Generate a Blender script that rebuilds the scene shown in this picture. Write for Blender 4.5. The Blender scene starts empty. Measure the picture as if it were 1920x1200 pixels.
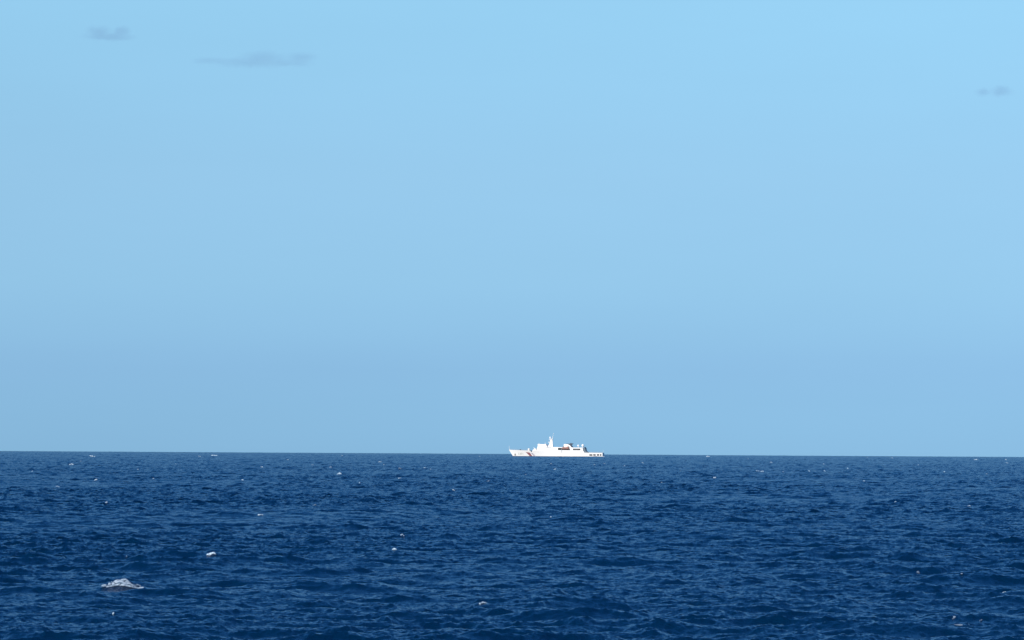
import bpy, math, random
import numpy as np
from mathutils import Matrix, Vector

C = bpy.context.scene.collection
R_EARTH = 6371000.0
CAM_H = 10.0
F_PX = 10100.0                      # focal length in pixels of a 1920-wide frame
PI = math.pi

# ------------------------------------------------------------------ camera
scene = bpy.context.scene
cam_data = bpy.data.cameras.new('camera')
cam = bpy.data.objects.new('camera', cam_data)
C.objects.link(cam)
cam_data.sensor_fit = 'HORIZONTAL'
cam_data.sensor_width = 36.0
cam_data.lens = 36.0 * F_PX / 1920.0
cam_data.clip_start = 1.0
cam_data.clip_end = 80000.0
PITCH = math.radians(1.325)
ROLL = math.radians(0.335)
# looks along +Y, pitched up a little, rolled so the horizon drops to the right
cam_rot = Matrix.Rotation(PI / 2 + PITCH, 3, 'X') @ Matrix.Rotation(ROLL, 3, 'Z')
cam.matrix_world = Matrix.Translation((0, 0, CAM_H)) @ cam_rot.to_4x4()
scene.camera = cam

# ------------------------------------------------------------------ sky and sun
SUN_EL = math.radians(30)
SUN_AZ = math.radians(180 + 34)     # clockwise from +Y: behind the camera and to its left
world = bpy.data.worlds.new('World')
scene.world = world
world.use_nodes = True
wt = world.node_tree
bg = wt.nodes['Background']
sky = wt.nodes.new('ShaderNodeTexSky')
sky.sky_type = 'NISHITA'
sky.sun_disc = False
sky.sun_elevation = SUN_EL
sky.sun_rotation = SUN_AZ
sky.air_density = 1.0
sky.dust_density = 0.3
sky.ozone_density = 3.0
sky.altitude = 0
tc = wt.nodes.new('ShaderNodeTexCoord')
sep = wt.nodes.new('ShaderNodeSeparateXYZ')
wt.links.new(tc.outputs['Generated'], sep.inputs[0])
ramp = wt.nodes.new('ShaderNodeValToRGB')
mr = wt.nodes.new('ShaderNodeMapRange')
mr.inputs['From Min'].default_value = 0.0
mr.inputs['From Max'].default_value = 0.7
wt.links.new(sep.outputs['Z'], mr.inputs['Value'])
wt.links.new(mr.outputs[0], ramp.inputs['Fac'])
SKY_STOPS = [
    (0.0000, (0.374, 0.770, 1.567)), (0.0017, (0.372, 0.765, 1.554)), (0.0037, (0.368, 0.752, 1.530)),
    (0.0061, (0.365, 0.738, 1.498)), (0.0091, (0.362, 0.720, 1.459)), (0.0121, (0.362, 0.705, 1.422)),
    (0.0150, (0.364, 0.693, 1.388)), (0.0180, (0.377, 0.706, 1.372)), (0.0210, (0.390, 0.717, 1.355)),
    (0.0250, (0.406, 0.727, 1.330)), (0.0299, (0.429, 0.744, 1.304)), (0.0349, (0.445, 0.747, 1.268)),
    (0.0418, (0.470, 0.757, 1.230)), (0.0497, (0.504, 0.777, 1.198)), (0.0576, (0.529, 0.802, 1.179)),
    (0.0655, (0.557, 0.833, 1.168)), (0.0745, (0.595, 0.876, 1.169)), (0.0834, (0.639, 0.926, 1.181)),
    (0.16, (0.26, 0.66, 1.08)), (0.35, (0.09, 0.43, 0.90)), (0.70, (0.06, 0.36, 0.82))]
cr = ramp.color_ramp
cr.elements[0].position = 0.0
cr.elements[1].position = 1.0
cr.elements[0].color = (*[q / 2 for q in SKY_STOPS[0][1]], 1)
cr.elements[1].color = (*[q / 2 for q in SKY_STOPS[-1][1]], 1)
for p, c in SKY_STOPS[1:-1]:
    cr.elements.new(p / 0.7).color = (c[0] / 2, c[1] / 2, c[2] / 2, 1)
mul = wt.nodes.new('ShaderNodeMix')
mul.data_type = 'RGBA'
mul.blend_type = 'MULTIPLY'
mul.clamp_result = False
mul.inputs['Factor'].default_value = 1.0
wt.links.new(sky.outputs[0], mul.inputs['A'])
dbl = wt.nodes.new('ShaderNodeVectorMath')
dbl.operation = 'SCALE'
dbl.inputs['Scale'].default_value = 2.0
wt.links.new(ramp.outputs[0], dbl.inputs[0])
wt.links.new(dbl.outputs[0], mul.inputs['B'])
vm = wt.nodes.new('ShaderNodeMapping')
vm.inputs['Scale'].default_value = (5.0, 5.0, 26.0)
wt.links.new(tc.outputs['Generated'], vm.inputs['Vector'])
vn = wt.nodes.new('ShaderNodeTexNoise')
vn.inputs['Scale'].default_value = 1.6
vn.inputs['Detail'].default_value = 4
vn.inputs['Roughness'].default_value = 0.55
wt.links.new(vm.outputs[0], vn.inputs['Vector'])
vr = wt.nodes.new('ShaderNodeMapRange')
vr.inputs['From Min'].default_value = 0.3
vr.inputs['From Max'].default_value = 0.7
vr.inputs['To Min'].default_value = 0.985
vr.inputs['To Max'].default_value = 1.015
wt.links.new(vn.outputs['Fac'], vr.inputs['Value'])
veil = wt.nodes.new('ShaderNodeVectorMath')
veil.operation = 'SCALE'
wt.links.new(mul.outputs['Result'], veil.inputs[0])
wt.links.new(vr.outputs[0], veil.inputs['Scale'])
wt.links.new(veil.outputs[0], bg.inputs['Color'])
bg.inputs['Strength'].default_value = 0.0985

sun_data = bpy.data.lights.new('sun', 'SUN')
sun_data.energy = 4.8
sun_data.angle = math.radians(0.53)
sun_data.color = (1.0, 0.95, 0.88)
sun = bpy.data.objects.new('sun', sun_data)
C.objects.link(sun)
sd = Vector((math.sin(SUN_AZ) * math.cos(SUN_EL), math.cos(SUN_AZ) * math.cos(SUN_EL), math.sin(SUN_EL)))
sun.rotation_euler = sd.to_track_quat('Z', 'Y').to_euler()
sun.location = (0, 0, 200)

scene.view_settings.view_transform = 'Standard'
scene.view_settings.look = 'None'
scene.view_settings.exposure = 0.0
scene.view_settings.gamma = 1.0
scene.view_settings.use_curve_mapping = False
scene.cycles.max_bounces = 6
scene.cycles.volume_bounces = 0
scene.cycles.sample_clamp_indirect = 4.0

# ------------------------------------------------------------------ helpers
def mat(name, color, rough=0.5, metal=0.0, noise=0.0, nscale=0.4, spec=0.5):
    m = bpy.data.materials.new(name)
    m.use_nodes = True
    nt = m.node_tree
    b = nt.nodes['Principled BSDF']
    b.inputs['Roughness'].default_value = rough
    b.inputs['Metallic'].default_value = metal
    b.inputs['Specular IOR Level'].default_value = spec
    if noise > 0:
        t = nt.nodes.new('ShaderNodeTexCoord')
        n = nt.nodes.new('ShaderNodeTexNoise')
        n.inputs['Scale'].default_value = nscale
        n.inputs['Detail'].default_value = 5
        nt.links.new(t.outputs['Object'], n.inputs['Vector'])
        r = nt.nodes.new('ShaderNodeMix')
        r.data_type = 'RGBA'
        r.inputs['A'].default_value = (*[c * (1 - noise) for c in color], 1)
        r.inputs['B'].default_value = (*[min(1, c * (1 + noise)) for c in color], 1)
        nt.links.new(n.outputs['Fac'], r.inputs['Factor'])
        nt.links.new(r.outputs['Result'], b.inputs['Base Color'])
    else:
        b.inputs['Base Color'].default_value = (*color, 1)
    return m

def tag(o, label=None, cat=None, group=None, kind=None):
    if label: o['label'] = label
    if cat: o['category'] = cat
    if group: o['group'] = group
    if kind: o['kind'] = kind
    return o

# ------------------------------------------------------------------ wave field
rng = np.random.default_rng(11)
WIND = math.radians(-72)            # waves run towards the camera and a little to the right

def make_cascade(L, N, kmin, kmax, kp, amp, spread, seed):
    r = np.random.default_rng(seed)
    k1 = 2 * PI * np.fft.fftfreq(N, L / N)
    kx, ky = np.meshgrid(k1, k1, indexing='ij')
    k = np.hypot(kx, ky)
    k[0, 0] = 1
    th = np.arctan2(ky, kx) - WIND
    S = k ** -4.0 * np.exp(-1.25 * (kp / k) ** 2)
    pk = 1.0 + 2.3 * np.exp(-((np.sqrt(k / kp) - 1) ** 2) / (2 * 0.08 ** 2))
    D = np.where(np.cos(th) > 0, np.abs(np.cos(th)) ** spread, 0.0) + 0.12
    S = S * pk * D
    S[(k < kmin) | (k >= kmax)] = 0
    dk = 2 * PI / L
    h = (r.standard_normal((N, N)) + 1j * r.standard_normal((N, N))) * np.sqrt(S) * dk * amp
    h[0, 0] = 0
    fz = np.real(np.fft.ifft2(h)) * N * N
    fx = np.real(np.fft.ifft2(-1j * kx / k * h)) * N * N
    fy = np.real(np.fft.ifft2(-1j * ky / k * h)) * N * N
    return [a.astype(np.float32) for a in (fz, fx, fy)]

KP = 2 * PI / 18.0
HS = 0.66
CUT1, CUT2 = 2 * PI / 6.5, 2 * PI / 1.1
cA = make_cascade(2400., 2048, 2 * PI / 300, CUT1, KP, 1.0, 2.0, 5)
cB = make_cascade(223., 1024, CUT1, CUT2, KP, 1.0, 1.0, 6)
cC = make_cascade(37., 1024, CUT2, 2 * PI / 0.12, KP, 1.0, 0.6, 7)
AMP = (HS / 4) / math.sqrt(float(cA[0].var() + cB[0].var() + cC[0].var()))
CH = 0.8
CAS = [(2400., 2048, cA, 0.0, 1.12, 1e9), (223., 1024, cB, 0.37, 2.15, 60000.), (37., 1024, cC, 0.9, 2.65, 14000.)]

def sample(field, L, N, x, y):
    u = (x / L) * N
    v = (y / L) * N
    iu = np.floor(u); iv = np.floor(v)
    fu = (u - iu).astype(np.float32); fv = (v - iv).astype(np.float32)
    iu = iu.astype(np.int64) % N; iv = iv.astype(np.int64) % N
    ju = (iu + 1) % N; jv = (iv + 1) % N
    out = []
    for f in field:
        out.append((f[iu, iv] * (1 - fu) * (1 - fv) + f[ju, iv] * fu * (1 - fv) +
                    f[iu, jv] * (1 - fu) * fv + f[ju, jv] * fu * fv))
    return out

# the two steep breaking waves and the dark humps that stand out in the near water: x, y, height, width, length
HUMPS = []
def waves(x, y):
    """displaced sea surface at the flat position x, y (arrays)"""
    d = np.hypot(x, y)
    X = x.astype(np.float64).copy(); Y = y.astype(np.float64).copy()
    Z = -(d ** 2) / (2 * R_EARTH)
    # slow gusts: the short waves are rougher in patches
    g = 0.9 + 0.28 * np.sin(x / 41. + 1.3 * np.sin(y / 160.)) * np.sin(y / 97. + 0.7) + 0.16 * np.sin(x / 17. - y / 61.)
    for (L, N, f, rot, gain, far) in CAS:
        c, s = math.cos(rot), math.sin(rot)
        fz, fx, fy = sample(f, L, N, c * x + s * y, -s * x + c * y)
        w = AMP * gain * np.clip(1.4 - d / far, 0, 1)
        if rot > 0: w = w * g
        Z += w * fz
        X -= w * CH * (c * fx - s * fy)
        Y -= w * CH * (s * fx + c * fy)
    for (hx, hy, hh, hw, hl) in HUMPS:
        q = hh * np.exp(-((x - hx) / hw) ** 2 - ((y - hy) / hl) ** 2)
        Z += q
        Y -= 0.6 * q
    return X, Y, Z

def pixel_dir(px, py):
    v = Vector(((px - 960) / F_PX, -(py - 600) / F_PX, -1.0))
    return (cam_rot @ v).normalized()

def sea_point(px, py):
    """ground position whose water surface is seen at pixel px, py (prefers crests)"""
    v = pixel_dir(px, py)
    az = math.atan2(v.x, v.y)
    d = np.geomspace(200, 11300, 30000)
    X, Y, Z = waves(np.sin(az) * d, np.cos(az) * d)
    el = (Z - CAM_H) / np.hypot(X, Y)
    run = np.maximum.accumulate(el)
    vis = el >= run - 1e-9
    nxt = np.append(vis[1:], False)
    tgt = v.z / math.hypot(v.x, v.y)
    err = np.abs(el - tgt) * F_PX + np.where(vis & ~nxt, 0, 3.0) + np.where(vis, 0, 1e6)
    i = int(np.argmin(err))
    return math.sin(az) * d[i], math.cos(az) * d[i], d[i]

def grid_mesh(name, X, Y, Z, closed=False, keep=None):
    n, m = X.shape
    co = np.stack([X, Y, Z], -1).reshape(-1, 3).astype(np.float32)
    idx = np.arange(n * m).reshape(n, m)
    a = idx[:-1, :]; b = idx[1:, :]
    if closed:
        an = np.roll(a, -1, 1); bn = np.roll(b, -1, 1)
    else:
        an = a[:, 1:]; bn = b[:, 1:]; a = a[:, :-1]; b = b[:, :-1]
    f = np.stack([a, an, bn, b], -1).reshape(-1, 4)
    if keep is not None:
        f = f[keep.reshape(-1)]
        used = np.unique(f)
        remap = np.zeros(len(co), np.int64); remap[used] = np.arange(len(used))
        co = co[used]; f = remap[f]
    me = bpy.data.meshes.new(name)
    me.vertices.add(len(co)); me.vertices.foreach_set('co', co.ravel())
    me.loops.add(f.size); me.loops.foreach_set('vertex_index', f.astype(np.int32).ravel())
    me.polygons.add(len(f))
    me.polygons.foreach_set('loop_start', np.arange(0, f.size, 4, dtype=np.int32))
    me.polygons.foreach_set('loop_total', np.full(len(f), 4, dtype=np.int32))
    me.polygons.foreach_set('use_smooth', np.ones(len(f), dtype=bool))
    me.update(calc_edges=True)
    return me

# ------------------------------------------------------------------ sea
def water_material():
    m = bpy.data.materials.new('sea_water')
    m.use_nodes = True
    nt = m.node_tree
    b = nt.nodes['Principled BSDF']
    b.inputs['Base Color'].default_value = (0.0001, 0.0165, 0.050, 1)
    b.inputs['Roughness'].default_value = 0.235
    b.inputs['IOR'].default_value = 1.333
    g = nt.nodes.new('ShaderNodeNewGeometry')
    last = None
    for sc, dist, st, sq in ((1.2, 0.24, 0.6, (0.8, 0.7, 1.0)), (3.9, 0.085, 0.65, (0.8, 0.8, 1.0)), (11., 0.02, 0.5, (1.0, 1.0, 1.0))):
        mp = nt.nodes.new('ShaderNodeMapping')
        mp.inputs['Rotation'].default_value = (0, 0, 0.25)
        mp.inputs['Scale'].default_value = sq
        nt.links.new(g.outputs['Position'], mp.inputs['Vector'])
        n = nt.nodes.new('ShaderNodeTexNoise')
        n.inputs['Scale'].default_value = sc
        n.inputs['Detail'].default_value = 3
        n.inputs['Distortion'].default_value = 0.4
        nt.links.new(mp.outputs[0], n.inputs['Vector'])
        bu = nt.nodes.new('ShaderNodeBump')
        bu.inputs['Strength'].default_value = st
        bu.inputs['Distance'].default_value = dist
        nt.links.new(n.outputs['Fac'], bu.inputs['Height'])
        if last: nt.links.new(last.outputs[0], bu.inputs['Normal'])
        last = bu
    nt.links.new(last.outputs[0], b.inputs['Normal'])
    return m

def build_sea():
    a0 = math.radians(6.3)
    dense = np.linspace(-a0, a0, 1900)
    rest = a0 + (2 * PI - 2 * a0) * (0.5 - 0.5 * np.cos(np.linspace(0, PI, 260)))[1:-1]
    ang = np.concatenate([dense, rest])
    r = [4.0]
    while r[-1] < 225: r.append(r[-1] + 2.0)
    while r[-1] < 14500: r.append(r[-1] + 0.26 * (r[-1] / 250.) ** 1.12)
    r = np.array(r)
    rr, aa = np.meshgrid(r, ang, indexing='ij')
    X, Y, Z = waves(rr * np.sin(aa), rr * np.cos(aa))
    me = grid_mesh('sea', X, Y, Z, closed=True)
    me.flip_normals() if me.polygons[0].normal.z < 0 else None
    me.materials.append(water_material())
    o = bpy.data.objects.new('sea', me)
    C.objects.link(o)
    o['kind'] = 'structure'
    print('sea', X.shape)
def flat_point(px, py, h=0.0):
    v = pixel_dir(px, py)
    t = -v.z / math.hypot(v.x, v.y)
    az = math.atan2(v.x, v.y)
    H = CAM_H - h
    # t * d = H + d^2 / 2R
    q = t * t - 2 * H / R_EARTH
    d = R_EARTH * (t - math.sqrt(max(q, 0)))
    return math.sin(az) * d, math.cos(az) * d, d

# single steeper waves that stand out: pixel, height, half width px, length
for (hpx, hpy, hh, hw, hl) in ((232, 1090, 0.62, 38, 2.2), (398, 1037, 0.30, 20, 1.8), (1807, 1080, 0.40, 36, 2.2),
                               (1798, 1044, 0.36, 30, 2.0), (1687, 1108, 0.30, 34, 1.8), (774, 1050, 0.36, 22, 1.8),
                               (727, 1152, 0.30, 30, 1.6), (1040, 1146, 0.36, 70, 2.2), (1049, 1110, 0.28, 18, 1.4),
                               (1228, 962, 0.42, 36, 2.4), (80, 1042, 0.34, 50, 2.0), (907, 1131, 0.28, 26, 1.6),
                               (1790, 1152, 0.30, 60, 1.8), (150, 870, 0.5, 30, 6), (636, 889, 0.5, 20, 5)):
    x, y, d = flat_point(hpx, hpy, hh)
    HUMPS.append((x, y, hh, hw * d / F_PX, hl))
build_sea()

# ------------------------------------------------------------------ mesh builder
class MB:
    def __init__(self):
        self.v = []; self.f = []; self.mi = []
    def add(self, vs, fs, mi=0):
        n = len(self.v)
        self.v += [tuple(p) for p in vs]
        self.f += [tuple(n + i for i in f) for f in fs]
        self.mi += [mi] * len(fs)
    def box(self, x0, x1, y0, y1, z0, z1):
        self.prism([(x0, z0), (x1, z0), (x1, z1), (x0, z1)], y0, y1)
    def prism(self, prof, y0, y1, top=None, mi=0):
        """side profile in (x, z) extruded from y0 to y1; top = (z, factor) narrows towards the top"""
        zs = [p[1] for p in prof]; z0, z1 = min(zs), max(zs); yc = (y0 + y1) / 2
        n = len(prof); vs = []
        for y in (y0, y1):
            for (x, z) in prof:
                k = 1.0 if top is None else 1 + (top - 1) * (z - z0) / (z1 - z0)
                vs.append((x, yc + (y - yc) * k, z))
        fs = [tuple(range(n)), tuple(range(2 * n - 1, n - 1, -1))]
        for i in range(n):
            j = (i + 1) % n
            fs.append((j, i, n + i, n + j))
        self.add(vs, fs, mi)
    def tube(self, a, b, r0, r1=None, n=10):
        r1 = r0 if r1 is None else r1
        a = Vector(a); b = Vector(b); w = (b - a).normalized()
        u = w.orthogonal().normalized(); v = w.cross(u)
        vs = []
        for (p, r) in ((a, r0), (b, r1)):
            for i in range(n):
                t = 2 * PI * i / n
                vs.append(p + u * (math.cos(t) * r) + v * (math.sin(t) * r))
        fs = [tuple(range(n - 1, -1, -1)), tuple(range(n, 2 * n))]
        fs += [(i, (i + 1) % n, n + (i + 1) % n, n + i) for i in range(n)]
        self.add(vs, fs)
    def ball(self, c, r, sx=1, sy=1, sz=1, n=16, m=10):
        vs = []
        for j in range(m + 1):
            ph = PI * j / m
            for i in range(n):
                t = 2 * PI * i / n
                vs.append((c[0] + r * sx * math.sin(ph) * math.cos(t), c[1] + r * sy * math.sin(ph) * math.sin(t), c[2] + r * sz * math.cos(ph)))
        fs = []
        for j in range(m):
            for i in range(n):
                k = (i + 1) % n
                fs.append((j * n + i, (j + 1) * n + i, (j + 1) * n + k, j * n + k))
        self.add(vs, fs)
    def build(self, name, mats, parent=None, bevel=0.0, smooth=False):
        me = bpy.data.meshes.new(name)
        me.from_pydata(self.v, [], self.f)
        for m_ in (mats if isinstance(mats, (list, tuple)) else [mats]): me.materials.append(m_)
        me.polygons.foreach_set('material_index', self.mi)
        if smooth: me.polygons.foreach_set('use_smooth', [True] * len(self.f))
        me.update()
        me.validate()
        import bmesh
        bm = bmesh.new(); bm.from_mesh(me)
        bmesh.ops.remove_doubles(bm, verts=bm.verts, dist=1e-4)
        bmesh.ops.recalc_face_normals(bm, faces=bm.faces)
        bm.to_mesh(me); bm.free()
        o = bpy.data.objects.new(name, me)
        C.objects.link(o)
        if parent: o.parent = parent
        if bevel > 0:
            bv = o.modifiers.new('bevel', 'BEVEL'); bv.width = bevel; bv.segments = 2; bv.limit_method = 'ANGLE'
        return o

def empty(name, loc, rz=0.0):
    o = bpy.data.objects.new(name, None)
    o.empty_display_size = 1.0
    C.objects.link(o); o.location = loc; o.rotation_euler = (0, 0, rz)
    return o

# ------------------------------------------------------------------ the ship
M = {
    'white': mat('ship_white_paint', (0.86, 0.84, 0.79), 0.45, noise=0.03, nscale=0.15),
    'dark': mat('dark_opening', (0.03, 0.03, 0.035), 0.6, noise=0.2, nscale=2),
    'boot': mat('boot_topping_red', (0.035, 0.02, 0.025), 0.6, noise=0.3, nscale=0.5),
    'deck': mat('green_grey_deck', (0.14, 0.20, 0.19), 0.8, noise=0.15, nscale=0.6),
    'grey': mat('hangar_shade_blue_grey', (0.13, 0.18, 0.22), 0.6, noise=0.2, nscale=0.5),
    'cap': mat('sooty_exhaust_and_shade_paint', (0.07, 0.09, 0.12), 0.7, noise=0.3, nscale=0.8),
    'metal': mat('grey_metal', (0.32, 0.34, 0.36), 0.5, noise=0.15, nscale=1.5),
    'glass': mat('bridge_glass', (0.16, 0.17, 0.19), 0.12, noise=0.2, nscale=1.0),
    'red': mat('red_stripe_paint', (0.28, 0.11, 0.12), 0.5, noise=0.08, nscale=0.5),
    'blue': mat('blue_stripe_paint', (0.32, 0.26, 0.36), 0.5, noise=0.08, nscale=0.5),
    'number': mat('faded_number_paint', (0.33, 0.37, 0.30), 0.6, noise=0.1, nscale=1.0),
    'boat_top': mat('lifeboat_orange_canopy', (0.30, 0.12, 0.09), 0.5, noise=0.1, nscale=1.0),
    'boat_hull': mat('lifeboat_dark_red_hull', (0.08, 0.04, 0.04), 0.5, noise=0.1, nscale=1.0),
    'rubber': mat('grey_inflatable_rubber', (0.16, 0.16, 0.17), 0.7, noise=0.2, nscale=1.0),
    'davit': mat('rusty_davit_paint', (0.15, 0.10, 0.10), 0.6, noise=0.3, nscale=1.5),
    'radome': mat('white_radome_plastic', (0.84, 0.85, 0.86), 0.35, noise=0.02, nscale=1.0),
}
LEN = 98.0
def interp(x, pts):
    return float(np.interp(x, [p[0] for p in pts], [p[1] for p in pts]))
DECK = [(0, 7.1), (8, 6.8), (17, 6.5), (22.4, 6.45), (23.2, 5.0), (24.0, 5.0), (25.4, 7.1), (77.9, 7.0), (79.2, 4.5), (98, 4.5)]
def half(s, z):
    """half breadth of the hull at length fraction s and height z"""
    bd = 7.0 * (1 - (1 - min(s / 0.38, 1)) ** 2.1)
    bw = 6.7 * (1 - (1 - min(s / 0.50, 1)) ** 1.7)
    if s > 0.8:
        bd -= 0.5 * ((s - 0.8) / 0.2) ** 2; bw -= 0.8 * ((s - 0.8) / 0.2) ** 2
    t = max(0.0, min(1.0, z / 6.5))
    if z < 0: return bw * (1 - 0.35 * (min(1, -z / 3.6)) ** 2)
    return bw + (bd - bw) * t ** 1.2
def stem(z):
    return 4.6 * (1 - max(z, 0) / 7.1) if z >= 0 else 4.6 - 0.4 * z
def half_at(x, z):
    x0 = stem(z)
    return half(max(0.0, (x - x0) / (LEN - x0)), z)
def hull_xyz(s, z):
    x0 = stem(z)
    return x0 + s * (LEN - x0), half(s, z), z

D_SHIP = 5750.0
SC = 1.04
SX = (1044.0 - 960) / F_PX * D_SHIP
ship = empty('patrol_ship', (SX, D_SHIP, -(D_SHIP ** 2 + SX ** 2) / (2 * R_EARTH) - 0.25), math.radians(-9))
ship.scale = (SC, SC, SC)
tag(ship, 'long white patrol ship with red bow stripe and tall mast, out near the horizon', 'ship')
OX = -LEN / 2
def part(name, mb, m, parent=ship, **k):
    mb.v = [(x + OX, y, z) for (x, y, z) in mb.v]
    return mb.build(name, m, parent, **k)

# hull: lofted stations
st = sorted(set([0, .008, .02, .04, .07, .10, .13, .16, .19, .22, .2286, .2367, .2449, .2592, .28, .32, .36, .4, .5, .6, .7, .78, .7949, .8082, .85, .9, .95, 1.0]))
rows = []
for s in st:
    zd = interp(s * LEN, DECK)
    zz = [-3.6, -1.5, 0.0, 0.7] + list(np.linspace(0.7, zd, 7)[1:])
    rows.append([hull_xyz(s, z) for z in zz])
h = MB(); nz = len(rows[0])
vs = [(x, -b, z) for r in rows for (x, b, z) in r] + [(x, b, z) for r in rows for (x, b, z) in r]
n2 = len(rows) * nz
fs = []; mi = []
for i in range(len(rows) - 1):
    for j in range(nz - 1):
        a = i * nz + j
        fs.append((a, a + nz, a + nz + 1, a + 1)); mi.append(1 if j < 3 else 0)
        fs.append((n2 + a, n2 + a + 1, n2 + a + nz + 1, n2 + a + nz)); mi.append(1 if j < 3 else 0)
    a = i * nz + nz - 1
    fs.append((a, a + nz, n2 + a + nz, n2 + a)); mi.append(2)
    a = i * nz
    fs.append((a, n2 + a, n2 + a + nz, a + nz)); mi.append(1)
a = (len(rows) - 1) * nz
for j in range(nz - 1):
    fs.append((a + j, n2 + a + j, n2 + a + j + 1, a + j + 1)); mi.append(1 if j < 3 else 0)
h.v = vs; h.f = fs; h.mi = mi
part('hull', h, [M['white'], M['boot'], M['deck']])

def on_hull(name, polys, m, off=0.03, parent=ship):
    """paint or panels that follow the port side: list of quads ((x,z) x4), subdivided"""
    b = MB()
    for q in polys:
        n = 8
        g = []
        for i in range(n + 1):
            for j in range(n + 1):
                u, v = i / n, j / n
                x = (1 - u) * ((1 - v) * q[0][0] + v * q[3][0]) + u * ((1 - v) * q[1][0] + v * q[2][0])
                z = (1 - u) * ((1 - v) * q[0][1] + v * q[3][1]) + u * ((1 - v) * q[1][1] + v * q[2][1])
                g.append((x, -half_at(x, z) - off, z))
        b.add(g, [(i * (n + 1) + j, (i + 1) * (n + 1) + j, (i + 1) * (n + 1) + j + 1, i * (n + 1) + j + 1) for i in range(n) for j in range(n)])
    return part(name, b, m, parent)

on_hull('red_stripe', [((22.3, 0.72), (25.1, 0.72), (22.4, 4.3), (18.2, 4.9))], M['red'])
on_hull('blue_stripe', [((26.7, 0.72), (27.6, 0.72), (25.2, 3.9), (23.6, 4.2))], M['blue'])
on_hull('blue_stripe', [((28.1, 0.72), (28.5, 0.72), (26.7, 3.2), (26.2, 3.4))], M['blue'])
# hull number
cu = bpy.data.curves.new('hull_number', 'FONT'); cu.body = '3301'; cu.size = 2.9; cu.space_character = 1.05
tmp = bpy.data.objects.new('hull_number', cu); C.objects.link(tmp)
bpy.context.view_layer.update()
me = bpy.data.meshes.new_from_object(tmp.evaluated_get(bpy.context.evaluated_depsgraph_get()))
bpy.data.objects.remove(tmp)
tw = max(v.co.x for v in me.vertices)
for v in me.vertices:
    x, z = 9.8 + v.co.x * 5.6 / tw, 2.0 + v.co.y
    v.co = (x + OX, -half_at(x, z) - 0.06, z)
me.materials.clear(); me.materials.append(M['number'])
nb = bpy.data.objects.new('hull_number', me); C.objects.link(nb); nb.parent = ship
# anchor in its pocket
an = MB(); ya = -half_at(6.7, 2.7)
an.box(6.45, 6.95, ya - 0.25, ya + 0.2, 1.9, 3.6)
an.prism([(5.9, 1.6), (7.5, 1.6), (7.6, 2.3), (7.0, 2.0), (6.4, 2.0), (5.8, 2.3)], ya - 0.35, ya + 0.1)
part('anchor', an, M['dark'])
# openings at the stern quarter
for (x0, x1, z0, z1) in ((84.5, 87.6, 1.45, 2.95), (88.5, 91.0, 1.5, 3.0), (92.3, 94.5, 1.55, 3.05), (95.4, 96.8, 1.5, 3.1)):
    o = on_hull('mooring_opening', [((x0, z0), (x1, z0), (x1, z1), (x0, z1))], M['dark'], off=0.02)
    b = MB(); yy = -half_at((x0 + x1) / 2, 2.2) - 0.08
    ring = [(x0, z0), (x1, z0), (x1, z1), (x0, z1)]; outr = [(x0 - .05, z0 - .05), (x1 + .05, z0 - .05), (x1 + .05, z1 + .05), (x0 - .05, z1 + .05)]
    vs_ = [(x, yq, z) for yq in (yy, yy + 0.15) for (x, z) in ring + outr]
    fs_ = []
    for k in range(4):
        j = (k + 1) % 4
        fs_ += [(k, j, 4 + j, 4 + k), (8 + k, 12 + k, 12 + j, 8 + j), (4 + k, 4 + j, 12 + j, 12 + k), (k, 8 + k, 8 + j, j)]
    b.add(vs_, fs_)
    part('opening_rim', b, M['white'], parent=o)

# foredeck fittings
b = MB(); b.tube((0.7, 0, 7.0), (0.2, 0, 11.2), 0.16, 0.08); b.tube((0.7, 0, 8.2), (1.7, 0, 6.9), 0.07); part('jackstaff', b, M['white'])
b = MB(); b.box(11.3, 12.9, -1.6, -0.4, 6.6, 7.2); b.tube((12.1, -2.0, 7.1), (12.1, 0.1, 7.1), 0.4); b.tube((12.1, 0.3, 7.1), (12.1, 2.2, 7.1), 0.4)
part('windlass', b, M['dark'])
b = MB()
for s in (-1, 1):
    pts = [(x, s * (half_at(x, interp(x, DECK)) - 0.15), interp(x, DECK)) for x in (1, 3, 5, 7, 9, 11, 13, 15, 17, 19, 21)]
    for p, q in zip(pts, pts[1:]):
        for dz in (0.5, 1.0): b.tube((p[0], p[1], p[2] + dz), (q[0], q[1], q[2] + dz), 0.025, n=5)
        b.tube(p, (p[0], p[1], p[2] + 1.0), 0.035, n=5)
part('bow_railing', b, M['metal'])
gun = MB(); gun.tube((20.6, 0, 6.4), (20.6, 0, 7.1), 1.1, 1.0, 16); gun.ball((20.7, 0, 7.7), 1.0, 1.15, 0.95, 0.9)
g_ = part('deck_gun', gun, M['white'], smooth=True)
b = MB(); b.tube((19.8, 0, 7.9), (17.4, 0, 8.4), 0.10, 0.07); part('gun_barrel', b, M['metal'], parent=g_)

# houses on the main deck
b = MB(); b.prism([(25.8, 6.9), (26.6, 8.0), (27.4, 8.6), (28.3, 8.5), (29.2, 7.5), (29.2, 6.9)], -4.6, 4.6); part('breakwater', b, M['white'], bevel=0.1)
b = MB(); b.tube((26.9, -3.8, 8.3), (26.9, -3.8, 9.2), 0.16); b.tube((27.3, -3.8, 9.1), (25.9, -3.8, 9.7), 0.16, 0.11); part('water_cannon', b, M['white'])
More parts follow.
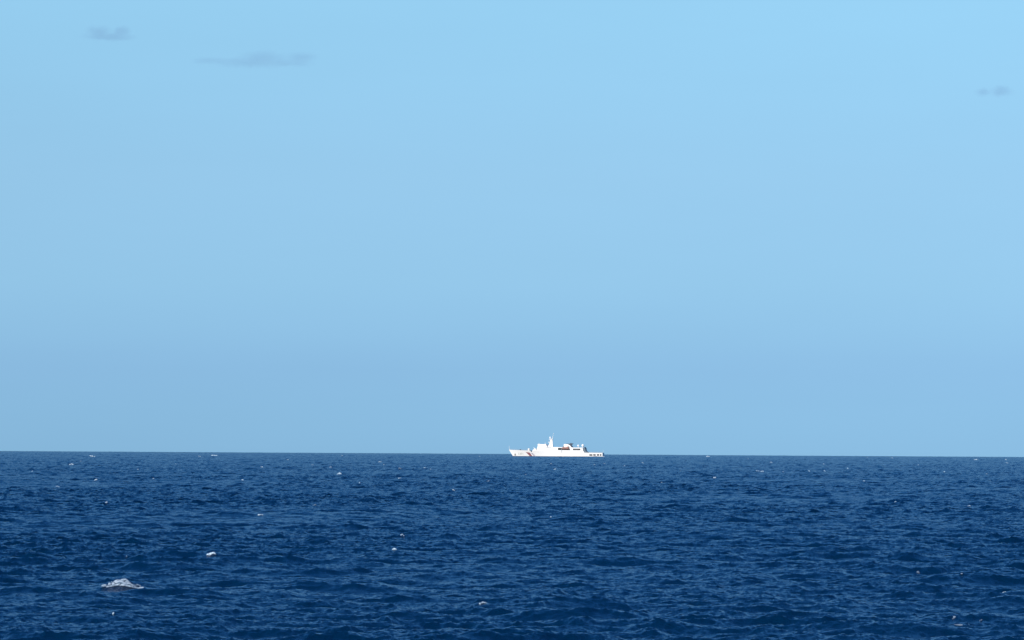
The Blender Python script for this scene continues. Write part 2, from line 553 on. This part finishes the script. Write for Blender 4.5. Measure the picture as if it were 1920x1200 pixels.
# second level
b = MB(); b.prism([(30.0, 6.9), (30.5, 10.1), (52.0, 10.1), (52.0, 6.9)], -6.5, 6.5, top=0.97)
lvl2 = part('upper_deckhouse', b, M['white'], bevel=0.12)
for k in range(9):
    b = MB(); x = 33.2 + k * 2.1; b.tube((x, -6.42, 8.75), (x, -6.62, 8.75), 0.22, n=14); part('porthole', b, M['glass'], parent=lvl2)
b = MB(); b.box(39.8, 45.6, -6.49, -6.3, 9.42, 9.78); part('shadow_gap_strip', b, M['metal'], parent=lvl2)  # grey strip stands in for the shadow gap under the mast
b = MB(); b.box(56.4, 66.5, -3.9, 3.9, 6.95, 9.9); b.box(51.9, 56.45, -0.6, 3.88, 6.95, 9.88); part('boat_deck_house', b, M['white'])
b = MB(); b.box(52.02, 56.6, -6.7, 6.4, 9.2, 10.05); part('boat_deck_canopy', b, M['white'])
# bridge
b = MB(); b.prism([(30.55, 10.1), (30.9, 11.2), (30.7, 13.1), (33.5, 13.0), (39.4, 12.9), (40.6, 10.1)], -6.3, 6.3, top=0.93)
br = part('bridge', b, M['white'], bevel=0.1)
for k in range(5):
    b = MB(); x = 31.5 + k * 1.15; b.box(x, x + 0.75, -6.14, -5.9, 11.35, 11.8); part('window', b, M['glass'], parent=br)
for k in range(8):
    b = MB(); y = -5.3 + k * 1.36; b.box(30.66, 30.86, y, y + 1.05, 11.3, 12.0); part('window', b, M['glass'], parent=br)
for y0, y1 in ((-6.6, -6.0), (6.0, 6.6)):
    b = MB(); b.box(32, 38.6, y0, y1, 10.3, 11.2); part('bridge_wing', b, M['white'], parent=br)
for y in (-3, 3):
    b = MB(); b.tube((31.2, y, 12.95), (31.1, y, 14.2), 0.1, 0.05); part('antenna', b, M['white'], parent=br)
b = MB(); b.tube((37.9, -1.5, 12.9), (37.9, -1.5, 13.9), 0.34, 0.2); b.tube((37.9, -1.5, 13.9), (37.8, -1.5, 15.6), 0.12, 0.05); part('antenna', b, M['white'], parent=br)
# mast
b = MB(); b.prism([(39.6, 10.15), (41.2, 11.2), (42.3, 13.0), (43.2, 18.4), (45.3, 18.4), (45.9, 10.15)], -2.2, 2.2, top=0.45)
ms = part('mast', b, M['white'], bevel=0.08)
for bb in ((41.6, 45.4, -1.9, 1.9, 17.7, 18.0), (42.0, 45.6, -1.3, 1.3, 18.41, 18.6), (40.9, 43.4, -1.6, 1.6, 14.5, 14.72)):
    b = MB(); b.box(*bb); part('mast_platform', b, M['white'], parent=ms)
b = MB(); b.tube((42.9, 0, 18.5), (42.9, 0, 19.1), 0.4); b.ball((42.9, 0, 19.8), 0.95); part('radome', b, M['radome'], parent=ms, smooth=True)
b = MB(); b.tube((45.2, 0, 18.5), (45.5, 0, 21.2), 0.3, 0.14); b.tube((45.5, 0, 21.0), (46.3, 0, 23.6), 0.08, 0.06); b.ball((46.3, 0, 23.8), 0.38)
b.tube((45.3, -1.6, 20.0), (45.3, 1.6, 20.0), 0.07)
part('topmast', b, M['white'], parent=ms)
b = MB(); b.box(41.0, 41.5, -1.8, 1.8, 15.3, 15.65); b.tube((41.25, 0, 14.7), (41.25, 0, 15.3), 0.15); b.tube((41.25, 0, 14.7), (42.6, 0, 14.7), 0.2); part('radar_scanner', b, M['white'], parent=ms)
# funnel
b = MB(); b.prism([(57.2, 9.9), (57.5, 13.2), (59.5, 13.25), (62.0, 12.9), (63.8, 11.9), (65.2, 9.9)], -3.2, 3.2, top=0.85)
fu = part('funnel', b, M['white'], bevel=0.1)
b = MB(); b.prism([(58.6, 13.28), (60.2, 13.6), (66.8, 13.9), (66.2, 13.3), (64.9, 12.2), (66.6, 9.95), (65.25, 9.95), (63.86, 11.95), (62.05, 12.97), (59.5, 13.31)], -2.6, 2.6); part('exhaust_cap_and_aft_shade', b, M['cap'], parent=fu)  # dark cap; its leg down the funnel's aft side is painted-in shade
for y in (-1.2, 0, 1.2):
    b = MB(); b.tube((63.5, y, 13.2), (64.6, y, 14.3), 0.35); part('exhaust_pipe', b, M['cap'], parent=fu)
# after house with boat bay, radomes and hangar
b = MB(); b.box(66.3, 67.6, -6.5, 6.5, 6.9, 9.7); b.box(67.55, 75.2, -3.6, 3.6, 6.9, 8.9); b.box(67.5, 75.3, -6.48, 6.48, 8.55, 9.68); b.prism([(75.1, 6.9), (75.1, 9.72), (76.3, 9.8), (77.4, 9.3), (77.9, 8.3), (78.0, 6.9)], -6.5, 6.5)
part('after_deckhouse', b, M['white'], bevel=0.06)
b = MB(); b.tube((72.2, -1.5, 9.6), (72.2, -1.5, 11.0), 0.28); b.ball((72.2, -1.5, 11.8), 0.95); part('radome', b, M['radome'], smooth=True)
b = MB(); b.tube((77.0, -2.0, 9.2), (77.0, -2.0, 10.7), 0.4); b.ball((77.0, -2.0, 11.8), 1.4, 1, 1, 1.08); part('radome', b, M['radome'], smooth=True)
b = MB(); b.prism([(77.6, 4.8), (77.95, 9.6), (79.0, 10.2), (80.0, 8.6), (80.3, 6.6), (81.3, 5.4), (82.4, 4.52), (77.6, 4.52)], -5.4, 5.4); hg = part('hangar', b, M['grey'], bevel=0.05)  # shade of the hangar's aft end is put into the dark blue-grey colour
b = MB(); b.prism([(80.05, 8.3), (80.45, 6.6), (81.4, 5.4), (82.2, 4.6), (82.3, 4.7), (81.5, 5.5), (80.55, 6.65), (80.15, 8.35)], -3.4, 3.4); part('hangar_door', b, M['metal'], parent=hg)
# flight deck netting and stern gear
for s in (-1, 1):
    b = MB()
    for x in np.arange(82, 97.6, 1.5):
        y = s * half_at(x, 4.5); b.tube((x, y, 4.5), (x, y + s * 0.5, 5.5), 0.04, n=5)
    for dz, dy in ((0.35, 0.17), (0.7, 0.34), (1.0, 0.5)):
        for x in np.arange(82, 96.1, 1.5):
            b.tube((x, s * (half_at(x, 4.5) + dy), 4.5 + dz), (x + 1.5, s * (half_at(x + 1.5, 4.5) + dy), 4.5 + dz), 0.03, n=5)
    part('safety_net', b, M['metal'])
b = MB(); b.tube((97.6, 0, 4.4), (98.6, 0, 7.6), 0.09, 0.05); part('ensign_staff', b, M['white'])
b = MB(); b.tube((86, 0, 4.52), (86, 0, 4.56), 3.2, n=40); b.tube((86, 0, 4.56), (86, 0, 4.575), 2.8, n=40); part('landing_circle', b, M['white'])

# davit arms hold the lifeboat
for x in (57.3, 62.4):
    b = MB(); b.tube((x, -3.9, 7.1), (x, -4.4, 10.9), 0.34, 0.3); b.tube((x, -4.4, 10.8), (x, -6.5, 11.1), 0.32, 0.26); b.tube((x, -6.4, 11.1), (x, -6.4, 9.9), 0.12)
    part('davit', b, M['davit'])
b = MB(); b.tube((56.0, -6.96, 4.6), (55.9, -6.98, 6.9), 0.28, 0.28); b.tube((55.9, -6.9, 6.8), (55.6, -6.5, 8.6), 0.2); part('boat_ladder', b, M['metal'])

def ship_point(x, y, z):
    c, s_ = math.cos(math.radians(-9)), math.sin(math.radians(-9))
    x += OX
    return Vector((ship.location.x + SC * (c * x - s_ * y), ship.location.y + SC * (s_ * x + c * y), ship.location.z + SC * z))

def boat(name, pos, length, beam, depth, m_hull, canopy=None):
    t = empty(name, ship_point(*pos), math.radians(-9))
    t.scale = (SC, SC, SC)
    n = 14; g = []
    for i in range(n + 1):
        u = -1 + 2 * i / n
        w = beam / 2 * (1 - abs(u) ** 3.0) ** 0.6 if abs(u) < 1 else 0.02
        sheer = depth * (1 + 0.12 * u * u)
        for (k, zz) in ((1.0, sheer), (0.9, depth * 0.55), (0.5, depth * 0.12), (0.0, 0.0), (-0.5, depth * 0.12), (-0.9, depth * 0.55), (-1.0, sheer)):
            g.append((u * length / 2 * (0.92 + 0.08 * zz / sheer), -k * max(w, 0.03), zz))
    b = MB(); fs = [(i * 7 + j, (i + 1) * 7 + j, (i + 1) * 7 + j + 1, i * 7 + j + 1) for i in range(n) for j in range(6)]
    fs += [(i * 7 + 6, (i + 1) * 7 + 6, (i + 1) * 7, i * 7) for i in range(n)]
    b.add(g, fs)
    b.build('hull', m_hull, t, smooth=False)
    return t, length, beam, depth

lb, L_, B_, D_ = boat('lifeboat', (59.6, -6.0, 7.03), 8.2, 2.7, 1.5, M['boat_hull'])
tag(lb, 'orange red enclosed lifeboat slung amidships on the white ship', 'lifeboat')
b = MB(); b.prism([(-3.6, 1.55), (-3.2, 2.4), (-2.2, 2.9), (0.9, 3.1), (1.3, 3.7), (2.3, 3.7), (2.9, 2.8), (3.4, 2.2), (3.7, 1.55)], -1.22, 1.22, top=0.6)
cn = b.build('canopy', M['boat_top'], lb, bevel=0.1)
for x in (-1.6, -0.4):
    b = MB(); b.box(x, x + 0.5, -1.13, -0.9, 1.95, 2.25); b.build('window', M['glass'], cn)
rb, L_, B_, D_ = boat('inflatable_boat', (71.4, -5.2, 6.98), 6.4, 2.2, 0.7, M['rubber'])
tag(rb, 'dark grey inflatable boat stowed in the bay below the two radomes', 'boat')
b = MB()
for s in (-1, 1):
    b.tube((-2.6, s * 0.9, 0.75), (1.8, s * 0.95, 0.75), 0.26, n=12); b.tube((1.8, s * 0.95, 0.75), (3.1, s * 0.1, 0.95), 0.26, 0.2, n=12)
b.build('tube', M['rubber'], rb, smooth=True)
b = MB(); b.prism([(-0.9, 0.7), (-0.7, 1.35), (0.1, 1.35), (0.5, 0.7)], -0.4, 0.4); b.build('console', M['metal'], rb)
b = MB(); b.box(-3.3, -2.8, -0.3, 0.3, 0.5, 1.3); b.build('outboard_motor', M['dark'], rb)

# ------------------------------------------------------------------ breaking foam
def foam_mat(name, lo, hi, cover):
    m = bpy.data.materials.new(name)
    m.use_nodes = True
    nt = m.node_tree; p = nt.nodes['Principled BSDF']
    p.inputs['Roughness'].default_value = 0.85
    g = nt.nodes.new('ShaderNodeNewGeometry')
    n = nt.nodes.new('ShaderNodeTexNoise'); n.inputs['Scale'].default_value = 3.4; n.inputs['Detail'].default_value = 7; n.inputs['Roughness'].default_value = 0.65
    mp = nt.nodes.new('ShaderNodeMapping'); mp.inputs['Scale'].default_value = (0.55, 1.0, 1.6); mp.inputs['Rotation'].default_value = (0, 0.35, 0)
    nt.links.new(g.outputs['Position'], mp.inputs['Vector']); nt.links.new(mp.outputs[0], n.inputs['Vector'])
    if cover:
        at = nt.nodes.new('ShaderNodeAttribute'); at.attribute_name = 'cover'
        ma = nt.nodes.new('ShaderNodeMath'); ma.operation = 'MULTIPLY_ADD'; ma.inputs[1].default_value = 2.4; ma.inputs[2].default_value = -1.2
        nt.links.new(n.outputs['Fac'], ma.inputs[0])
        m2 = nt.nodes.new('ShaderNodeMath'); m2.operation = 'MULTIPLY_ADD'; m2.inputs[1].default_value = 2.2
        nt.links.new(at.outputs['Fac'], m2.inputs[0]); nt.links.new(ma.outputs[0], m2.inputs[2])
        m2.use_clamp = True
        nt.links.new(m2.outputs[0], p.inputs['Alpha'])
    r = nt.nodes.new('ShaderNodeMapRange'); r.inputs['From Min'].default_value = 0.36; r.inputs['From Max'].default_value = 0.62
    nt.links.new(n.outputs['Fac'], r.inputs['Value'])
    x = nt.nodes.new('ShaderNodeMix'); x.data_type = 'RGBA'
    x.inputs['A'].default_value = (*lo, 1); x.inputs['B'].default_value = (*hi, 1)
    nt.links.new(r.outputs[0], x.inputs['Factor']); nt.links.new(x.outputs['Result'], p.inputs['Base Color'])
    bu = nt.nodes.new('ShaderNodeBump'); bu.inputs['Strength'].default_value = 0.6; bu.inputs['Distance'].default_value = 0.08
    nt.links.new(n.outputs['Fac'], bu.inputs['Height']); nt.links.new(bu.outputs[0], p.inputs['Normal'])
    return m
FOAM = foam_mat('sea_foam', (0.28, 0.40, 0.50), (0.66, 0.80, 0.90), 1)
SPRAY = foam_mat('churned_spray', (0.35, 0.43, 0.50), (0.70, 0.79, 0.86), 0)
THIN = foam_mat('thin_sea_foam', (0.02, 0.075, 0.14), (0.44, 0.54, 0.64), 1)

def fbm(U, V, seed, base=4, octs=4):
    r = np.random.default_rng(seed); out = np.zeros_like(U); a = 1.0; tot = 0
    for o_ in range(octs):
        n = base * 2 ** o_
        g = r.random((n + 3, n + 3))
        x = np.clip(U, 0, 1) * n; y = np.clip(V, 0, 1) * n
        i = np.floor(x).astype(int); j = np.floor(y).astype(int); fx = x - i; fy = y - j
        fx = fx * fx * (3 - 2 * fx); fy = fy * fy * (3 - 2 * fy)
        out += a * (g[i, j] * (1 - fx) * (1 - fy) + g[i + 1, j] * fx * (1 - fy) + g[i, j + 1] * (1 - fx) * fy + g[i + 1, j + 1] * fx * fy)
        tot += a; a *= 0.6
    return out / tot

BIG = [(.10, .50, .12, .08), (.24, .52, .15, .12), (.42, .66, .17, .16), (.50, .50, .20, .14), (.36, .40, .12, .08), (.64, .62, .08, .10),
       (.72, .42, .13, .08), (.58, .26, .14, .08), (.70, .18, .16, .06), (.84, .15, .14, .035), (.78, .50, .06, .05), (.93, .30, .06, .03), (.88, .62, .05, .03), (.16, .2, .06, .02)]
def whitecap(px, py, w, hp, label, group, seed, m, lobes=None, lift=0.5):
    x, y, d = sea_point(px, py)
    wm = w * d / F_PX; hm = hp * d / F_PX
    az = math.atan2(x, y)
    nu, nv = (150, 90) if w > 40 else (90, 60) if w > 20 else (44, 30) if w > 9 else (26, 18)
    U, V = np.meshgrid(np.linspace(0, 1, nu), np.linspace(0, 1, nv), indexing='ij')
    r = np.random.default_rng(seed)
    if lobes is None:
        lobes = [(0.5, 0.6, 0.26, 0.13)]
        for k in range(3 + (w > 9) * 2):
            a_ = 0.16 + 0.68 * r.random()
            lobes.append((a_, 0.55 + 0.22 * (r.random() - 0.5) - 0.5 * abs(a_ - 0.5), 0.07 + 0.13 * r.random(), 0.05 + 0.06 * r.random()))
    lx = (U - 0.5) * wm * 1.15
    ly = (V - 0.62) * max(1.6, wm * 0.8)
    slant = (r.random() - 0.5) * 0.6 if w < 40 else 0.0
    ly2 = ly + slant * lx
    GX = x + lx * math.cos(az) + ly2 * math.sin(az)
    GY = y - lx * math.sin(az) + ly2 * math.cos(az)
    X, Y, Z = waves(GX, GY)
    n1 = fbm(U, V, seed, 12 if w > 40 else 7, 4); n2_ = fbm(U, V, seed + 50, 9, 3)
    mask = np.full(U.shape, -9.0)
    for (a_, b_, ra, rb_) in lobes:
        mask = np.maximum(mask, 1 - np.hypot((U - a_) / ra, (V - b_) / rb_))
    mask = mask + (n1 - 0.5) * (2.6 if w > 40 else 1.5)
    up = np.clip(mask * 1.6, 0, 1)
    Z = Z + 0.010 + 0.02 * n2_ + hm * lift * up * (0.3 + 0.9 * n2_)
    k = mask > -0.12
    keep = k[:-1, :-1] & k[1:, :-1] & k[1:, 1:] & k[:-1, 1:]
    if keep.sum() < 6: keep[nu // 2 - 2:nu // 2 + 2, nv // 2:nv // 2 + 3] = True
    me = grid_mesh('whitecap', X - x, Y - y, Z, keep=keep)
    z0 = float(Z[nu // 2, nv // 2])
    co = np.empty(len(me.vertices) * 3, np.float32); me.vertices.foreach_get('co', co); co[2::3] -= z0; me.vertices.foreach_set('co', co)
    me.update()
    if me.polygons[0].normal.z < 0: me.flip_normals()
    cov = np.clip(mask * (1.1 if w > 40 else 1.7), 0, 1).ravel()
    used = np.unique(np.nonzero(np.pad(keep, ((0, 1), (0, 1))).ravel() | np.pad(keep, ((1, 0), (0, 1))).ravel() |
                                np.pad(keep, ((1, 0), (1, 0))).ravel() | np.pad(keep, ((0, 1), (1, 0))).ravel())[0])
    att = me.attributes.new('cover', 'FLOAT', 'POINT')
    att.data.foreach_set('value', cov[used].astype(np.float32))
    me.materials.append(m)
    o = bpy.data.objects.new('whitecap', me); C.objects.link(o); o.location = (x, y, z0)
    tag(o, label, 'whitecap', group)
    return o

NEAR = [
    (230, 1092, 72, 15, 'large ragged grey white whitecap, biggest foam patch, lower left of the near sea', 'thin'),
    (398, 1038, 27, 7, 'medium white breaking crest behind and right of the largest foam patch', 'foam'),
    (233, 1043, 9, 4, 'small whitish foam dab directly behind the largest foam patch', 'thin'),
    (740, 1031, 10, 7, 'small upright white splash near the middle of the near sea', 'foam'),
    (907, 1131, 14, 4, 'thin grey foam on a dark wave crest below the middle of the sea', 'thin'),
    (1798, 1171, 17, 2, 'flat streak of pale foam nearest the lower right corner', 'thin'),
    (1791, 1157, 8, 3, 'small foam tuft just above the flat streak near the lower right corner', 'thin'),
    (1841, 1163, 9, 3, 'small foam tuft to the right of the flat streak near the lower right corner', 'thin'),
    (1879, 1109, 8, 1.2, 'small white foam lip by the right edge, above the lower right foam streak', 'foam'),
    (1725, 1074, 8, 2, 'faint foam lip on the wave just left of the dark peak at right', 'thin'),
    (1802, 1077, 8, 2, 'faint foam lip on top of the dark pointed peak at right', 'thin'),
    (636, 889, 12, 6, 'brightest far whitecap, white with a short tail, left of the ship', 'foam'),
    (135, 871, 10, 5, 'bright white whitecap near the horizon at far left, lower of two', 'foam'),
    (173, 856, 11, 4, 'bright white whitecap close under the horizon at far left, upper of two', 'foam'),
]
for i, (px, py, w, hp, lab, k) in enumerate(NEAR):
    whitecap(px, py, w, hp, lab, None, 100 + i * 7, FOAM if k == 'foam' else THIN, BIG if w > 40 else None, 0.25 if w > 20 else 0.5)
FAR = [(151, 865, 4), (375, 856, 7), (402, 854, 9), (179, 898, 8), (287, 898, 5), (258, 880, 3), (108, 912, 7), (202, 943, 6),
       (620, 876, 7), (586, 872, 6), (750, 879, 6), (796, 877, 6), (808, 880, 4), (712, 866, 6), (719, 871, 3), (751, 896, 5),
       (916, 901, 6), (850, 919, 7), (588, 947, 7), (489, 965, 9), (642, 855, 4), (899, 856, 4), (492, 876, 6),
       (1115, 871, 5), (1134, 869, 7), (1041, 880, 5), (1033, 869, 4), (1327, 856, 9), (1276, 883, 4), (1341, 895, 8),
       (1420, 883, 6), (1430, 884, 6), (1402, 861, 4), (1171, 874, 4), (1033, 969, 4), (1518, 883, 5), (1528, 884, 3),
       (1546, 883, 5), (1545, 870, 4), (1673, 859, 4), (1626, 858, 3), (1830, 862, 8), (1886, 862, 6), (1888, 868, 4),
       (1850, 889, 4), (1445, 867, 5), (1679, 940, 7), (1818, 948, 5), (1468, 885, 5), (754, 1003, 6), (213, 1150, 5)]
FAR += [(60, 884, 4), (330, 870, 4), (455, 900, 4), (540, 862, 4), (676, 905, 4), (985, 890, 4), (1205, 868, 4), (1240, 905, 4),
        (1590, 878, 4), (1722, 872, 4), (1770, 884, 4), (1620, 902, 4)]
SINGLE = {
    (489, 965): 'flat pale fleck alone in open water, left of and behind the small white splash',
    (588, 947): 'pale fleck left of centre, behind and right of the flat pale fleck',
    (850, 919): 'faint fleck below and left of the ship bow, standing alone',
    (916, 901): 'small fleck below and left of the ship bow, behind the lone faint one',
    (1341, 895): 'wider white fleck alone to the right of the ship, nearer than the others there',
    (1679, 940): 'lone pale fleck at right, halfway between horizon and dark pointed peak',
    (1818, 948): 'small pale fleck near right edge, level with a lone pale fleck to its left',
    (202, 943): 'lone small fleck at left, well behind the largest foam patch',
    (108, 912): 'small fleck at far left, between the lone one and those near the horizon',
    (1033, 969): 'lone tiny fleck in open water straight below the ship',
    (213, 1150): 'tiny pale fleck in front of the largest foam patch',
    (754, 1003): 'tiny pale fleck directly behind the small white splash near the middle',
    (1420, 883): 'left one of two white flecks side by side, right of the ship',
    (1430, 884): 'right one of two white flecks side by side, right of the ship',
    (1402, 861): 'fleck close under the horizon just above the two side by side flecks',
    (1327, 856): 'wide flat fleck hard under the horizon to the right of the ship',
    (1830, 862): 'widest of the white flecks under the horizon near the right edge',
    (375, 856): 'left one of two flecks hard under the horizon at left',
    (402, 854): 'right one of two flecks hard under the horizon at left',
    (1041, 880): 'lower one of two flecks just below the ship',
    (1033, 869): 'upper one of two flecks just below the ship',
}
def zone(px):
    if px < 330: return ('at the far left', 'tiny foam flecks far out at the far left')
    if px < 660: return ('around the brightest far whitecap', 'tiny foam flecks around the brightest far whitecap')
    if px < 1000: return ('left of the ship bow', 'tiny foam flecks far out left of the ship')
    if px < 1300: return ('by the ship stern', 'tiny foam flecks far out by the ship stern')
    if px < 1560: return ('clustered at right', 'tiny foam flecks clustered far out at right')
    return ('near the right edge', 'tiny foam flecks far out near the right edge')
for i, (px, py, w) in enumerate(FAR):
    if (px, py) in SINGLE: lab, grp = SINGLE[(px, py)], None
    else:
        z_, grp = zone(px)
        lab = 'tiny white foam fleck far out, one of those ' + z_
    whitecap(px, py, w * 1.2, 1.8 + w * 0.12, lab, grp, 400 + i * 3, THIN if i % 4 == 0 else FOAM)
# churned water behind the ship
wk = MB()
random.seed(4)
for i in range(70):
    u = random.random()
    wk.ball((96.5 + u * 9 + OX, -2.5 - random.random() * 4 + u * 1.0, -0.1 + (1 - u) * random.random() * 1.0), 0.3 + 0.45 * random.random() * (1.2 - u), 1.8, 1, 0.6, 8, 6)
wo = wk.build('wake_foam', SPRAY, None, smooth=True)
wo.matrix_world = Matrix.Translation(ship.location) @ Matrix.Rotation(math.radians(-9), 4, 'Z') @ Matrix.Scale(SC, 4)
tag(wo, 'low pale spray and churned foam just behind the ship stern', 'foam')

# ------------------------------------------------------------------ clouds
def cloud(px, py, wpx, hpx, label, lobes, tau, seed, dist=22000.0):
    v = pixel_dir(px, py)
    c = Vector((0, 0, CAM_H)) + v * dist
    W = wpx * dist / F_PX / 2; H = hpx * dist / F_PX / 2; Dp = W * 0.7
    b = MB()
    import bmesh
    bm = bmesh.new(); bmesh.ops.create_icosphere(bm, subdivisions=4, radius=1.0)
    me = bpy.data.meshes.new('cloud'); bm.to_mesh(me); bm.free()
    o = bpy.data.objects.new('cloud', me); C.objects.link(o)
    o.location = c; o.scale = (W, Dp, H); o.rotation_euler = (0, 0, -math.atan2(v.x, v.y))
    m = bpy.data.materials.new('thin_cloud'); m.use_nodes = True
    nt = m.node_tree; nt.nodes.remove(nt.nodes['Principled BSDF'])
    out = nt.nodes['Material Output']
    pv = nt.nodes.new('ShaderNodeVolumePrincipled')
    pv.inputs['Color'].default_value = (0.38, 0.57, 0.90, 1)
    pv.inputs['Anisotropy'].default_value = 0.0
    t = nt.nodes.new('ShaderNodeTexCoord')
    total = None
    def math_(op, a, b_=None, c_=None):
        n = nt.nodes.new('ShaderNodeMath'); n.operation = op
        for k, val in enumerate((a, b_, c_)):
            if val is None: continue
            if isinstance(val, (int, float)): n.inputs[k].default_value = val
            else: nt.links.new(val, n.inputs[k])
        return n.outputs[0]
    for (lx, lz, rx, rz) in lobes:
        mp = nt.nodes.new('ShaderNodeMapping'); mp.vector_type = 'POINT'
        mp.inputs['Location'].default_value = (-lx / rx, 0, -lz / rz)
        mp.inputs['Scale'].default_value = (1 / rx, 1.2, 1 / rz)
        nt.links.new(t.outputs['Object'], mp.inputs['Vector'])
        ln = nt.nodes.new('ShaderNodeVectorMath'); ln.operation = 'LENGTH'; nt.links.new(mp.outputs[0], ln.inputs[0])
        f = math_('SUBTRACT', 1.0, ln.outputs['Value'])
        total = f if total is None else math_('MAXIMUM', total, f)
    mp = nt.nodes.new('ShaderNodeMapping'); mp.inputs['Scale'].default_value = (W / H, Dp / H, 1.0); mp.inputs['Location'].default_value = (seed, 0, 0)
    nt.links.new(t.outputs['Object'], mp.inputs['Vector'])
    n = nt.nodes.new('ShaderNodeTexNoise'); n.inputs['Scale'].default_value = 1.5; n.inputs['Detail'].default_value = 6; n.inputs['Roughness'].default_value = 0.62
    nt.links.new(mp.outputs[0], n.inputs['Vector'])
    nn = math_('MULTIPLY', math_('SUBTRACT', n.outputs['Fac'], 0.52), 1.9)
    den = math_('MAXIMUM', math_('MULTIPLY', math_('ADD', total, nn), tau / Dp * 1.3), 0.0)
    den = math_('MINIMUM', den, tau / Dp * 0.8)
    sep_ = nt.nodes.new('ShaderNodeVectorMath'); sep_.operation = 'LENGTH'; nt.links.new(t.outputs['Object'], sep_.inputs[0])
    edge = math_('MINIMUM', math_('MULTIPLY', math_('MAXIMUM', math_('SUBTRACT', 1.0, sep_.outputs['Value']), 0.0), 4.0), 1.0)
    nt.links.new(math_('MULTIPLY', den, edge), pv.inputs['Density'])
    nt.links.new(pv.outputs[0], out.inputs['Volume'])
    me.materials.append(m)
    tag(o, label, 'cloud', 'small faint clouds high in the sky')
    return o
cloud(199, 64, 175, 60, 'small two humped blue grey cloud highest at the upper left', [(-0.12, 0.12, 0.34, 0.5), (0.32, 0.18, 0.26, 0.42), (0.05, -0.15, 0.7, 0.28)], 0.34, 3.1)
cloud(487, 113, 330, 74, 'long thin blue grey cloud streak at upper left, widest of the three clouds', [(0.05, 0.12, 0.32, 0.42), (0.46, 0.16, 0.22, 0.30), (-0.1, -0.12, 0.5, 0.3), (-0.55, -0.05, 0.28, 0.16), (0.3, -0.12, 0.4, 0.18)], 0.28, 8.7)
cloud(1866, 172, 125, 50, 'tiny faint grey cloud wisp beside the right edge of the sky', [(-0.35, 0.0, 0.3, 0.36), (0.15, 0.05, 0.5, 0.5)], 0.28, 5.3)
